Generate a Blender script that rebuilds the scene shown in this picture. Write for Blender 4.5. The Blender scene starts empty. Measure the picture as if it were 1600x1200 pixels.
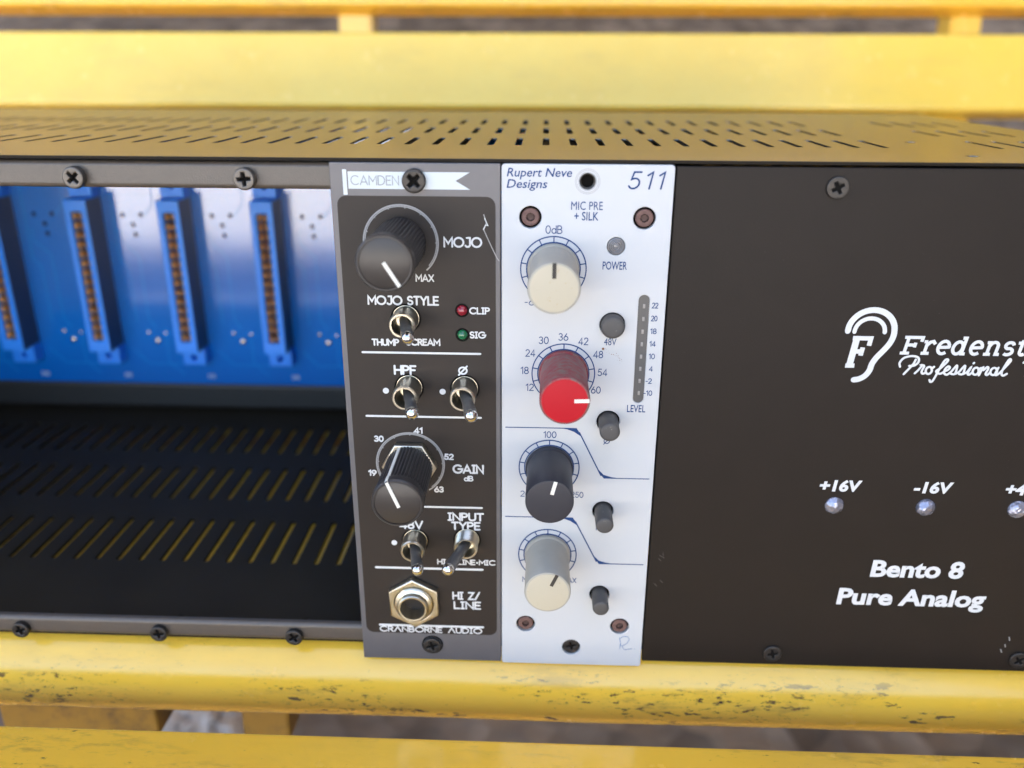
import bpy, bmesh, math, random
from math import sin, cos, pi, radians, hypot, atan2
from mathutils import Vector, Matrix
random.seed(7)
MM = 0.001
scene = bpy.context.scene
col = scene.collection

# ------------------------------------------------------------------ camera
cd = bpy.data.cameras.new("camera"); cam = bpy.data.objects.new("camera", cd); col.objects.link(cam)
cam.location = (9.4535*MM, -191.933*MM, 21.529*MM)
cam.rotation_euler = (radians(68.98910), radians(-0.21455), radians(2.15200))
cd.sensor_width = 36.0; cd.lens = 1326.78/1600*36.0
cd.clip_start = 0.01; cd.clip_end = 300
cd.dof.use_dof = True; cd.dof.focus_distance = 0.203; cd.dof.aperture_fstop = 9.5
scene.camera = cam

# ------------------------------------------------------------------ sky, sun, exposure
SUN_EL, SUN_AZ = 50.0, 18.0        # high sun behind the bench, azimuth measured from +Y towards +X
world = bpy.data.worlds.new("World"); scene.world = world; world.use_nodes = True
nt = world.node_tree; bg = nt.nodes["Background"]
sky = nt.nodes.new("ShaderNodeTexSky"); sky.sky_type = 'NISHITA'; sky.sun_disc = False
sky.sun_elevation = radians(SUN_EL); sky.sun_rotation = radians(SUN_AZ); sky.dust_density = 5.5; sky.air_density = 1.0
nt.links.new(sky.outputs[0], bg.inputs[0]); bg.inputs[1].default_value = 0.13
sd = bpy.data.lights.new("sun", 'SUN'); sun = bpy.data.objects.new("sun", sd); col.objects.link(sun)
sd.energy = 5.0; sd.angle = radians(0.5); sd.color = (1.0, 0.94, 0.86)
sv = Vector((sin(radians(SUN_AZ))*cos(radians(SUN_EL)), cos(radians(SUN_AZ))*cos(radians(SUN_EL)), sin(radians(SUN_EL))))
sun.rotation_euler = sv.to_track_quat('Z', 'Y').to_euler()
scene.view_settings.view_transform = 'Standard'; scene.view_settings.look = 'None'
scene.view_settings.exposure = 2.93; scene.view_settings.gamma = 1
scene.cycles.use_denoising = True
scene.cycles.max_bounces = 8; scene.cycles.diffuse_bounces = 5; scene.cycles.glossy_bounces = 5
scene.cycles.sample_clamp_indirect = 8

# ------------------------------------------------------------------ materials
def mat(name, color, rough=0.5, metal=0.0, spec=0.5, var=0.0, vscale=60.0, bump=0.0, bscale=2000.0, coat=0.0,
        dirt=None, dirt_scale=(60, 60, 60), dirt_thr=(0.6, 0.7), emit=None, rough_var=0.0, ior=None, bdist=0.1):
    m = bpy.data.materials.new(name); m.use_nodes = True
    t = m.node_tree; N = t.nodes; L = t.links; b = N["Principled BSDF"]
    b.inputs["Base Color"].default_value = (*color, 1); b.inputs["Roughness"].default_value = rough
    b.inputs["Metallic"].default_value = metal; b.inputs["Specular IOR Level"].default_value = spec
    if ior: b.inputs["IOR"].default_value = ior
    if coat: b.inputs["Coat Weight"].default_value = coat; b.inputs["Coat Roughness"].default_value = 0.08
    tc = N.new("ShaderNodeTexCoord")
    c = None
    if var:
        n = N.new("ShaderNodeTexNoise"); n.inputs["Scale"].default_value = vscale; n.inputs["Detail"].default_value = 6
        L.new(tc.outputs["Object"], n.inputs["Vector"])
        mx = N.new("ShaderNodeMix"); mx.data_type = 'RGBA'; L.new(n.outputs["Fac"], mx.inputs[0])
        mx.inputs[6].default_value = (*[max(0, v*(1-var)) for v in color], 1); mx.inputs[7].default_value = (*[min(1, v*(1+var)) for v in color], 1)
        c = mx.outputs[2]
    if dirt:
        mp = N.new("ShaderNodeMapping"); mp.inputs["Scale"].default_value = dirt_scale
        L.new(tc.outputs["Object"], mp.inputs["Vector"])
        n2 = N.new("ShaderNodeTexNoise"); n2.inputs["Scale"].default_value = 1; n2.inputs["Detail"].default_value = 8; n2.inputs["Roughness"].default_value = 0.7
        L.new(mp.outputs[0], n2.inputs["Vector"])
        mr = N.new("ShaderNodeMapRange"); mr.inputs[1].default_value = dirt_thr[0]; mr.inputs[2].default_value = dirt_thr[1]
        L.new(n2.outputs["Fac"], mr.inputs[0])
        m2 = N.new("ShaderNodeMix"); m2.data_type = 'RGBA'; L.new(mr.outputs[0], m2.inputs[0])
        if c: L.new(c, m2.inputs[6])
        else: m2.inputs[6].default_value = (*color, 1)
        m2.inputs[7].default_value = (*dirt, 1); c = m2.outputs[2]
    if c: L.new(c, b.inputs["Base Color"])
    if rough_var:
        n3 = N.new("ShaderNodeTexNoise"); n3.inputs["Scale"].default_value = 150; n3.inputs["Detail"].default_value = 5
        L.new(tc.outputs["Object"], n3.inputs["Vector"])
        m3 = N.new("ShaderNodeMapRange"); m3.inputs[1].default_value = 0.3; m3.inputs[2].default_value = 0.7
        m3.inputs[3].default_value = max(0.02, rough-rough_var); m3.inputs[4].default_value = rough+rough_var
        L.new(n3.outputs["Fac"], m3.inputs[0]); L.new(m3.outputs[0], b.inputs["Roughness"])
    if bump:
        n4 = N.new("ShaderNodeTexNoise"); n4.inputs["Scale"].default_value = bscale; n4.inputs["Detail"].default_value = 3
        L.new(tc.outputs["Object"], n4.inputs["Vector"])
        bp = N.new("ShaderNodeBump"); bp.inputs["Strength"].default_value = bump; bp.inputs["Distance"].default_value = bdist*MM
        L.new(n4.outputs["Fac"], bp.inputs["Height"]); L.new(bp.outputs[0], b.inputs["Normal"])
    if emit:
        b.inputs["Emission Color"].default_value = (*emit, 1); b.inputs["Emission Strength"].default_value = 1
    return m

def yellow_paint(name, base, thr, stretch=(22, 90, 90), speck=True, wear=None):
    m = bpy.data.materials.new(name); m.use_nodes = True
    t = m.node_tree; N = t.nodes; L = t.links; b = N["Principled BSDF"]; b.inputs["Coat Weight"].default_value = 0.7; b.inputs["Coat Roughness"].default_value = 0.11
    tc = N.new("ShaderNodeTexCoord")
    def noise(scale, detail, rough=0.6, vec=(1, 1, 1)):
        mp = N.new("ShaderNodeMapping"); mp.inputs["Scale"].default_value = vec; L.new(tc.outputs["Object"], mp.inputs["Vector"])
        n = N.new("ShaderNodeTexNoise"); n.inputs["Scale"].default_value = scale; n.inputs["Detail"].default_value = detail; n.inputs["Roughness"].default_value = rough
        L.new(mp.outputs[0], n.inputs["Vector"]); return n.outputs["Fac"]
    def rng(f, a, c, lo=0., hi=1.):
        r = N.new("ShaderNodeMapRange"); r.inputs[1].default_value = a; r.inputs[2].default_value = c; r.inputs[3].default_value = lo; r.inputs[4].default_value = hi
        L.new(f, r.inputs[0]); return r.outputs[0]
    def mix(f, a, c):
        x = N.new("ShaderNodeMix"); x.data_type = 'RGBA'; L.new(f, x.inputs[0])
        if isinstance(a, tuple): x.inputs[6].default_value = (*a, 1)
        else: L.new(a, x.inputs[6])
        x.inputs[7].default_value = (*c, 1); return x.outputs[2]
    def mul(a, c):
        x = N.new("ShaderNodeMath"); x.operation = 'MULTIPLY'; L.new(a, x.inputs[0]); L.new(c, x.inputs[1]); return x.outputs[0]
    fade = rng(noise(14, 4), 0.35, 0.7)
    c = mix(fade, base, tuple(min(1, v*k) for v, k in zip(base, (1.03, 1.08, 1.4))))
    grime = rng(noise(1, 7, 0.65, (20, 60, 60)), 0.5, 0.8, 0, 0.22)
    c = mix(grime, c, (0.42, 0.27, 0.09))
    if speck:
        clump = rng(noise(1, 3, 0.5, (20, 50, 50)), 0.46, 0.60)
        chips = rng(noise(1, 9, 0.75, (stretch[0]*11, stretch[1]*7, stretch[2]*7)), thr, thr+0.05)
        f = mul(clump, chips)
        if wear:
            sp = N.new("ShaderNodeSeparateXYZ"); L.new(tc.outputs["Object"], sp.inputs[0])
            f = mul(f, rng(sp.outputs["Z"], wear[0], wear[1], 0.12, 1.0))
        smear = rng(noise(1, 6, 0.7, (60, 220, 220)), 0.52, 0.66, 0, 0.55)
        if wear: smear = mul(smear, rng(sp.outputs["Z"], wear[0]+.003, wear[1]-.004, 0.15, 1.0))
        c = mix(mul(smear, clump), c, (0.30, 0.17, 0.05))
        c = mix(f, c, (0.05, 0.038, 0.03))
        big = rng(noise(1, 5, 0.65, (70, 200, 200)), 0.645, 0.665, 0, 0.9)
        if wear: big = mul(big, rng(sp.outputs["Z"], wear[0], wear[1], 0.1, 1.0))
        if wear: c = mix(big, c, (0.09, 0.06, 0.04))
        small = rng(noise(1, 6, 0.8, (420, 800, 800)), 0.655, 0.69, 0, 0.85)
        c = mix(small, c, (0.16, 0.10, 0.05))
    L.new(c, b.inputs["Base Color"])
    L.new(rng(noise(90, 5), 0.3, 0.7, 0.14, 0.3), b.inputs["Roughness"])
    bp = N.new("ShaderNodeBump"); bp.inputs["Strength"].default_value = 0.35; bp.inputs["Distance"].default_value = 0.4*MM
    L.new(noise(180, 5, 0.6, (0.5, 1, 1)), bp.inputs["Height"]); L.new(bp.outputs[0], b.inputs["Normal"])
    return m

M = {}
M['yellow'] = yellow_paint("yellow_paint", (0.98, 0.56, 0.05), 0.55, wear=(0.424, 0.418))
M['yellow_clean'] = yellow_paint("yellow_paint_cleaner", (0.98, 0.53, 0.045), 0.62)
M['yellow_lit'] = yellow_paint("brightened_yellow_paint", (0.98, 0.63, 0.075), 0.75, speck=False)  # paler copy of the yellow; stronger light on the plank is in the colour
M['yellow_shaded'] = mat('shaded_stained_yellow_paint', (0.34, 0.19, 0.03), 0.5, var=0.4, vscale=40, dirt=(0.10, 0.06, 0.03), dirt_scale=(60, 60, 60), dirt_thr=(0.45, 0.65))  # yellow darkened for the shade under the seat, plus dirt stains
M['chassis'] = mat("black_powder_coat", (0.035, 0.033, 0.031), 0.42, spec=0.6, bump=0.35, bscale=2600, var=0.2, vscale=300)
M['cover'] = mat("black_satin_cover", (0.03, 0.025, 0.02), 0.27, spec=1.0, ior=1.75, bump=0.12, bscale=2600, bdist=0.03)
M['inner'] = mat("black_inner_sheet", (0.034, 0.025, 0.015), 0.5, spec=0.1, var=0.3, vscale=40, dirt=(0.10, 0.09, 0.08), dirt_scale=(300, 300, 300), dirt_thr=(0.70, 0.76))
M['rail'] = mat("black_textured_rail", (0.085, 0.067, 0.052), 0.42, spec=0.7, bump=0.6, bscale=2400, var=0.15, vscale=900)
M['front_black'] = mat("black_brushed_front", (0.017, 0.012, 0.009), 0.48, spec=0.22, bump=0.25, bscale=3000, var=0.12, vscale=120, dirt=(0.085, 0.075, 0.065), dirt_scale=(1300, 1300, 1300), dirt_thr=(0.67, 0.78))
M['grey_panel'] = mat("grey_anodised_panel", (0.13, 0.124, 0.128), 0.42, metal=0.25, bump=0.2, bscale=4000, var=0.06, vscale=400)
M['black_print'] = mat("matt_black_print", (0.026, 0.019, 0.015), 0.47, spec=0.3, bump=0.15, bscale=3000, var=0.12, vscale=100, dirt=(0.13, 0.11, 0.09), dirt_scale=(1700, 1700, 1700), dirt_thr=(0.69, 0.76))
M['white_panel'] = mat("white_powder_panel", (0.545, 0.55, 0.55), 0.42, bump=0.12, bscale=2500, dirt=(0.42, 0.36, 0.30), dirt_scale=(650, 650, 650), dirt_thr=(0.745, 0.80))
M['white_ink'] = mat("white_ink", (0.66, 0.66, 0.65), 0.5)
M['flag_ink'] = mat("flag_white_ink", (0.60, 0.64, 0.64), 0.5)
M['grey_ink'] = mat("grey_ink", (0.32, 0.31, 0.30), 0.5)
M['scuff'] = mat('faint_scuff', (0.09, 0.08, 0.07), 0.6)
M['lip'] = mat('dark_edge_strip', (0.02, 0.015, 0.01), 0.7, spec=0.15)
M['letter_grey'] = mat("grey_letter_ink", (0.30, 0.31, 0.32), 0.5)
M['blue_ink'] = mat("blue_ink", (0.013, 0.05, 0.17), 0.5, spec=0.2)
M['pen'] = mat("blue_pen_ink", (0.05, 0.16, 0.36), 0.4)
M['knob_black'] = mat("black_knob_plastic", (0.036, 0.031, 0.029), 0.4, bump=0.1, bscale=1500, dirt=(0.11, 0.10, 0.09), dirt_scale=(500, 500, 500), dirt_thr=(0.66, 0.74))
M['knob_ridge'] = mat('worn_lit_knob_flute', (0.075, 0.066, 0.060), 0.38, var=0.3, vscale=900)  # ridge tops lightened by dusty wear and by painted-in catch light
M['knob_cap'] = mat("black_knob_cap", (0.042, 0.034, 0.029), 0.36, bump=0.08, bscale=1500, var=0.1)
M['knob_white'] = mat("beige_knob_plastic", (0.38, 0.35, 0.29), 0.55, var=0.08, vscale=300)
M['knob_grey'] = mat("grey_knob_plastic", (0.34, 0.325, 0.295), 0.5, var=0.08, vscale=300)
M['cream'] = mat("yellowed_cream_cap", (0.50, 0.44, 0.32), 0.5, dirt=(0.42, 0.29, 0.13), dirt_scale=(900, 900, 900), dirt_thr=(0.62, 0.72))
M['knob_navy'] = mat("dark_navy_knob_plastic", (0.026, 0.025, 0.032), 0.45, dirt=(0.12, 0.11, 0.12), dirt_scale=(400, 400, 400), dirt_thr=(0.66, 0.74))
M['red_side'] = mat("dusty_red_plastic", (0.24, 0.02, 0.03), 0.5, dirt=(0.17, 0.12, 0.10), dirt_scale=(500, 900, 500), dirt_thr=(0.42, 0.62))
M['red_cap'] = mat("red_cap", (0.45, 0.003, 0.012), 0.5, spec=0.3)
M['dark_line'] = mat("dark_slot", (0.035, 0.028, 0.022), 0.6)
M['ivory'] = mat("ivory_pointer", (0.80, 0.76, 0.66), 0.5)
M['nickel'] = mat("worn_nickel", (0.62, 0.57, 0.46), 0.3, metal=1, var=0.15, vscale=500, bump=0.2, bscale=1800, dirt=(0.16, 0.13, 0.09), dirt_scale=(500, 500, 500), dirt_thr=(0.58, 0.72))
M['chrome'] = mat("chrome_tip", (0.75, 0.73, 0.70), 0.14, metal=1, dirt=(0.25, 0.22, 0.19), dirt_scale=(900, 900, 900), dirt_thr=(0.56, 0.68))
M['lever'] = mat("tarnished_lever", (0.16, 0.15, 0.14), 0.38, metal=0.6, var=0.3, vscale=700, dirt=(0.32, 0.29, 0.25), dirt_scale=(800, 800, 800), dirt_thr=(0.62, 0.7))
M['screw_black'] = mat("black_oxide_screw", (0.045, 0.040, 0.036), 0.4, metal=0.55, bump=0.2, bscale=2000)
M['screw_plate'] = mat("grey_plated_screw", (0.13, 0.115, 0.10), 0.42, metal=0.5, bump=0.25, bscale=2200)
M['rust'] = mat("rusty_copper_screw", (0.15, 0.08, 0.065), 0.65, metal=0.1, var=0.35, vscale=800, bump=0.5, bscale=1500)
M['rust_dark'] = mat('dark_rusty_socket', (0.09, 0.045, 0.035), 0.6, var=0.3, vscale=800)
M['hole'] = mat("dark_recess", (0.008, 0.007, 0.006), 0.8, spec=0.08)
M['button'] = mat("grey_button_plastic", (0.07, 0.066, 0.064), 0.5, var=0.15, vscale=500, dirt=(0.22, 0.20, 0.18), dirt_scale=(900, 900, 900), dirt_thr=(0.62, 0.72))
M['lens'] = mat("smoked_lens", (0.17, 0.16, 0.155), 0.25, coat=0.6)
M['meter'] = mat("smoked_meter_window", (0.095, 0.09, 0.085), 0.3)
M['meter_led'] = mat("clear_meter_segment", (0.30, 0.28, 0.26), 0.25)
M['led_red'] = mat("red_led", (0.25, 0.006, 0.02), 0.15, coat=1)
M['led_green'] = mat("green_led", (0.006, 0.13, 0.045), 0.15, coat=1)
M['led_clear'] = mat("clear_led", (0.33, 0.33, 0.40), 0.12, metal=0.6, bump=1.0, bscale=230, bdist=2.2)
M['pcb'] = mat("blue_solder_mask", (0.003, 0.14, 0.55), 0.1, spec=0.75, ior=1.65, coat=0.0)
M['conn'] = mat("blue_connector_plastic", (0.008, 0.22, 0.85), 0.4)
M['conn_shaded'] = mat("shaded_connector_side", (0.012, 0.03, 0.09), 0.35)  # darkened copy of the connector blue; the side's shade is in the colour
M['gold'] = mat("gold_contact", (0.90, 0.50, 0.20), 0.45, metal=0.5)
M['solder'] = mat("solder", (0.55, 0.55, 0.56), 0.25, metal=1)
M['silk'] = mat("silkscreen", (0.55, 0.60, 0.68), 0.5)

# ------------------------------------------------------------------ object helpers
# every local coordinate below is in millimetres: x right, y back (front panel faces -y), z up, origin at the top joint of the two modules
def tag(o, label=None, cat=None, group=None, kind=None):
    if label: o['label'] = label
    if cat: o['category'] = cat
    if group: o['group'] = group
    if kind: o['kind'] = kind
    return o
def empty(name, loc=(0, 0, 0), parent=None):
    o = bpy.data.objects.new(name, None); col.objects.link(o); o.location = [v*MM for v in loc]; o.empty_display_size = 0.01
    if parent: o.parent = parent
    return o
def finish(bm, name, m, parent=None, smooth=35, loc=(0, 0, 0), weighted=False):
    bmesh.ops.recalc_face_normals(bm, faces=bm.faces)
    for v in bm.verts: v.co *= MM
    me = bpy.data.meshes.new(name); bm.to_mesh(me); bm.free()
    for mm in (m if isinstance(m, (list, tuple)) else [m]): me.materials.append(mm)
    if smooth:
        me.shade_smooth(); me.set_sharp_from_angle(angle=radians(smooth))
    o = bpy.data.objects.new(name, me); col.objects.link(o); o.location = [v*MM for v in loc]
    if weighted:
        w = o.modifiers.new('weighted normals', 'WEIGHTED_NORMAL'); w.keep_sharp = True; w.weight = 80
    if parent: o.parent = parent
    return o
def world_to(parent, p):
    """mm point in rack coordinates -> local mm of a thing standing at its own origin"""
    return tuple(a - b/MM for a, b in zip(p, parent.location)) if parent else p

def plate(name, loops, y0, y1, m, parent=None, bev=0.0, plane='xz', smooth=30, loc=None, res=1):
    """flat sheet with real holes: loops = [outer, hole, ...] of 2D points; spans y0..y1 (or z0..z1 for plane 'xy')"""
    cu = bpy.data.curves.new("tmp", 'CURVE'); cu.dimensions = '2D'; cu.fill_mode = 'BOTH'
    for lp in loops:
        s = cu.splines.new('POLY'); s.points.add(len(lp)-1); s.use_cyclic_u = True
        for i, p in enumerate(lp): s.points[i].co = (p[0], p[1], 0, 1)
    t = abs(y1-y0)/2; cu.extrude = max(t-bev, 0.0001); cu.bevel_depth = bev; cu.bevel_resolution = res; cu.offset = -bev
    to = bpy.data.objects.new("tmp", cu); col.objects.link(to)
    dg = bpy.context.evaluated_depsgraph_get(); me = bpy.data.meshes.new_from_object(to.evaluated_get(dg))
    bpy.data.objects.remove(to); bpy.data.curves.remove(cu)
    c = (y0+y1)/2
    off = loc or (0, 0, 0)
    bm = bmesh.new(); bm.from_mesh(me); bpy.data.meshes.remove(me)
    bmesh.ops.remove_doubles(bm, verts=bm.verts, dist=0.0005)
    for v in bm.verts:
        if plane == 'xz': v.co = Vector((v.co.x-off[0], v.co.z+c-off[1], v.co.y-off[2]))
        else: v.co = Vector((v.co.x-off[0], v.co.y-off[1], v.co.z+c-off[2]))
    return finish(bm, name, m, parent, 50 if bev else smooth, weighted=bool(bev))

def rect(x0, z0, x1, z1, r=0.0, n=4):
    if r <= 0: return [(x0, z0), (x1, z0), (x1, z1), (x0, z1)]
    P = []
    for cx, cz, a in ((x1-r, z0+r, -90), (x1-r, z1-r, 0), (x0+r, z1-r, 90), (x0+r, z0+r, 180)):
        for i in range(n+1):
            t = radians(a+90*i/n); P.append((cx+r*cos(t), cz+r*sin(t)))
    return P
def circ(cx, cz, r, n=32, a0=0): return [(cx+r*cos(2*pi*i/n+a0), cz+r*sin(2*pi*i/n+a0)) for i in range(n)]
def slotloop(cx, y0, y1, w):
    r = w/2; P = []
    for i in range(6): t = pi+pi*i/5; P.append((cx+r*cos(t), y0+r+r*sin(t)))
    for i in range(6): t = pi*i/5; P.append((cx+r*cos(t), y1-r+r*sin(t)))
    return P
def cross(cx, cz, R, w, a):
    P = []
    for k in range(4):
        t = a+k*pi/2
        for (u, v) in ((w, -w), (R, -w*0.8), (R, w*0.8)):
            P.append((cx+u*cos(t)-v*sin(t), cz+u*sin(t)+v*cos(t)))
    return P

def add_box(bm, x0, y0, z0, x1, y1, z1):
    vs = [bm.verts.new((x, y, z)) for x in (x0, x1) for y in (y0, y1) for z in (z0, z1)]
    for f in ((0, 1, 3, 2), (4, 6, 7, 5), (0, 4, 5, 1), (2, 3, 7, 6), (0, 2, 6, 4), (1, 5, 7, 3)): bm.faces.new([vs[i] for i in f])
def box(name, x0, y0, z0, x1, y1, z1, m, parent=None, bev=0.0, seg=2, loc=(0, 0, 0)):
    bm = bmesh.new(); add_box(bm, x0-loc[0], y0-loc[1], z0-loc[2], x1-loc[0], y1-loc[1], z1-loc[2])
    if bev: bmesh.ops.bevel(bm, geom=bm.edges[:], offset=bev, segments=seg, affect='EDGES', profile=0.5)
    return finish(bm, name, m, parent, 50, weighted=bool(bev))

def lathe(name, prof, base, m, parent, n=48, axis=None, ridge=None, mats=None, smooth=35, tip=None, closed_start=True, closed_end=True):
    """prof = [(radius, height, [mat index])]; the axis starts at base and points to -y unless axis/tip is given"""
    b = Vector(base)
    ax = Vector(axis).normalized() if axis else Vector((0, -1, 0))
    ref = Vector((0, 0, 1)) if abs(ax.z) < 0.9 else Vector((1, 0, 0))
    u = ref.cross(ax).normalized() * -1; v = ax.cross(u).normalized()*-1
    if not axis: u, v = Vector((1, 0, 0)), Vector((0, 0, 1))
    bm = bmesh.new(); rings = []
    for k, pr in enumerate(prof):
        r, h = pr[0], pr[1]
        if r < 1e-6: rings.append([bm.verts.new(b+ax*h)]); continue
        ring = []
        for i in range(n):
            t = 2*pi*i/n; rr = r
            if ridge and ridge[0] <= h <= ridge[1]:
                rr = r - (ridge[2] if i % 4 > 1 else 0)
            ring.append(bm.verts.new(b+ax*h+u*rr*cos(t)+v*rr*sin(t)))
        rings.append(ring)
    for k in range(len(rings)-1):
        A, B = rings[k], rings[k+1]; mi = prof[k+1][2] if len(prof[k+1]) > 2 else 0
        if len(A) == 1 and len(B) == 1: continue
        for i in range(n):
            j = (i+1) % n
            if len(A) == 1: f = bm.faces.new((A[0], B[i], B[j]))
            elif len(B) == 1: f = bm.faces.new((A[i], A[j], B[0]))
            else: f = bm.faces.new((A[i], A[j], B[j], B[i]))
            f.material_index = mi
            if ridge and i % 4 == 0 and ridge[0] <= prof[k][1] and prof[k+1][1] <= ridge[1]: f.material_index = 1
    return finish(bm, name, m if not mats else mats, parent, smooth)

# ---- ribbons: drawn lines, scales and hand-drawn letters as thin print standing 0.05 mm proud
def add_ribbon(bm, pts, w, y, lift=0.05, closed=False, k=[0], cap=True):
    pts = [Vector((p[0], p[1])) for p in pts]
    q = [pts[0]]
    for p in pts[1:]:
        if (p-q[-1]).length > 1e-4: q.append(p)
    pts = q
    if len(pts) < 2: return
    k[0] = (k[0]+1) % 6
    top = y-lift-0.004*k[0]
    hw = [w/2]*len(pts)
    if not closed and cap:
        d0 = (pts[0]-pts[1]).normalized(); d1 = (pts[-1]-pts[-2]).normalized()
        pts = [pts[0]+d0*w*0.48, pts[0]+d0*w*0.33] + pts + [pts[-1]+d1*w*0.33, pts[-1]+d1*w*0.48]
        hw = [w*0.15, w*0.37] + hw + [w*0.37, w*0.15]
    n = len(pts); L = []; R = []
    for i in range(n):
        if closed: a = pts[i-1]; c = pts[(i+1) % n]
        else: a = pts[max(i-1, 0)]; c = pts[min(i+1, n-1)]
        d1 = (pts[i]-a); d2 = (c-pts[i])
        if d1.length < 1e-6: d1 = d2
        if d2.length < 1e-6: d2 = d1
        d1 = d1.normalized(); d2 = d2.normalized(); t = d1+d2
        t = t.normalized() if t.length > 1e-3 else d1
        nn = Vector((-t.y, t.x)); cs = max(0.5, nn.dot(Vector((-d1.y, d1.x))))
        o = nn*hw[i]/cs; L.append(pts[i]+o); R.append(pts[i]-o)
    def V(p, yy): return bm.verts.new((p.x, yy, p.y))
    LT = [V(p, top-.0009*i) for i, p in enumerate(L)]; RT = [V(p, top-.0009*i) for i, p in enumerate(R)]; LB = [V(p, y) for p in L]; RB = [V(p, y) for p in R]
    for i in range(n if closed else n-1):
        j = (i+1) % n
        bm.faces.new((LT[i], LT[j], RT[j], RT[i])); bm.faces.new((LB[i], LB[j], LT[j], LT[i])); bm.faces.new((RT[i], RT[j], RB[j], RB[i]))
    if not closed:
        bm.faces.new((LT[0], RT[0], RB[0], LB[0])); bm.faces.new((LT[-1], LB[-1], RB[-1], RT[-1]))

def arc(cx, cy, rx, ry, a0, a1, n=14): return [(cx+rx*cos(radians(a0+(a1-a0)*i/n)), cy+ry*sin(radians(a0+(a1-a0)*i/n))) for i in range(n+1)]
O_ = lambda cx, w: arc(cx, .5, w/2, .5, 0, 360, 28)
G = {   # geometric capitals: (width, strokes) with cap height 1
 'A': (.82, [[(0, 0), (.41, 1), (.82, 0)], [(.16, .3), (.66, .3)]]),
 'B': (.58, [[(0, 0), (0, 1), (.28, 1)]+arc(.28, .76, .24, .24, 90, -90, 8)+[(0, .52)], [(.28, .52)]+arc(.31, .26, .27, .26, 90, -90, 8)+[(0, 0)]]),
 'C': (.86, [arc(.5, .5, .5, .5, 48, 312, 22)]),
 'D': (.74, [[(0, 0), (0, 1), (.26, 1)]+arc(.26, .5, .48, .5, 90, -90, 14)+[(0, 0)]]),
 'E': (.5, [[(.5, 1), (0, 1), (0, 0), (.5, 0)], [(0, .52), (.44, .52)]]),
 'F': (.5, [[(.5, 1), (0, 1), (0, 0)], [(0, .5), (.42, .5)]]),
 'G': (.94, [arc(.5, .5, .5, .5, 48, 360, 24)+[(.56, .5)]]),
 'H': (.66, [[(0, 0), (0, 1)], [(.66, 0), (.66, 1)], [(0, .5), (.66, .5)]]),
 'I': (.3, [[(.15, 0), (.15, 1)], [(0, 1), (.3, 1)], [(0, 0), (.3, 0)]]),
 'J': (.5, [[(.16, 1), (.5, 1), (.5, .28)]+arc(.24, .27, .26, .27, 0, -150, 9)]),
 'L': (.46, [[(0, 1), (0, 0), (.46, 0)]]),
 'M': (.84, [[(0, 0), (0, 1), (.42, .35), (.84, 1), (.84, 0)]]),
 'N': (.7, [[(0, 0), (0, 1), (.7, 0), (.7, 1)]]),
 'O': (1.0, [O_(.5, 1.0)]),
 'P': (.54, [[(0, 0), (0, 1), (.26, 1)]+arc(.26, .74, .28, .26, 90, -90, 8)+[(0, .48)]]),
 'R': (.58, [[(0, 0), (0, 1), (.26, 1)]+arc(.26, .75, .27, .25, 90, -90, 8)+[(0, .5)], [(.24, .5), (.58, 0)]]),
 'S': (.54, [arc(.27, .75, .25, .25, 30, 270, 12)[:-1]+arc(.27, .25, .27, .25, 90, -150, 12)]),
 'T': (.6, [[(0, 1), (.6, 1)], [(.3, 1), (.3, 0)]]),
 'U': (.64, [[(0, 1), (0, .32)]+arc(.32, .32, .32, .32, 180, 360, 12)+[(.64, 1)]]),
 'V': (.74, [[(0, 1), (.37, 0), (.74, 1)]]),
 'X': (.7, [[(0, 0), (.7, 1)], [(0, 1), (.7, 0)]]),
 'Y': (.66, [[(0, 1), (.33, .48), (.66, 1)], [(.33, .48), (.33, 0)]]),
 'Z': (.58, [[(0, 1), (.58, 1), (0, 0), (.58, 0)]]),
 'd': (.58, [arc(.28, .32, .28, .32, 0, 360, 18), [(.58, 1), (.58, 0)]]),
 '0': (.6, [arc(.3, .5, .3, .5, 0, 360, 22)]),
 '1': (.28, [[(0, .8), (.24, 1), (.24, 0)]]),
 '2': (.56, [arc(.28, .72, .27, .28, 160, -25, 12)+[(0, 0), (.56, 0)]]),
 '3': (.56, [arc(.26, .75, .24, .25, 150, -90, 12), arc(.26, .26, .28, .26, 90, -150, 12)]),
 '4': (.62, [[(.62, .25), (0, .25), (.46, 1), (.46, 0)]]),
 '5': (.56, [[(.52, 1), (.14, 1), (.08, .55)]+arc(.27, .31, .28, .31, 120, -150, 14)]),
 '6': (.6, [arc(.3, .3, .3, .3, 0, 360, 18), [(.06, .44), (.4, 1)]]),
 '8': (.56, [arc(.28, .76, .23, .24, 0, 360, 16), arc(.28, .26, .28, .26, 0, 360, 18)]),
 '9': (.6, [arc(.3, .7, .3, .3, 0, 360, 18), [(.54, .56), (.2, 0)]]),
 '-': (.3, [[(0, .42), (.3, .42)]]), '+': (.55, [[(0, .45), (.55, .45)], [(.275, .17), (.275, .73)]]),
 '/': (.5, [[(0, -.05), (.5, 1.05)]]), '*': (.3, [arc(.15, .42, .08, .08, 0, 360, 8)]),
 '@': (.8, [arc(.4, .5, .36, .42, 0, 360, 22), [(.02, -.06), (.78, 1.06)]]),
 '^': (.82, [[(0, 0), (.41, 1), (.82, 0)]]),
 ' ': (.35, []),
}
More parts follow.
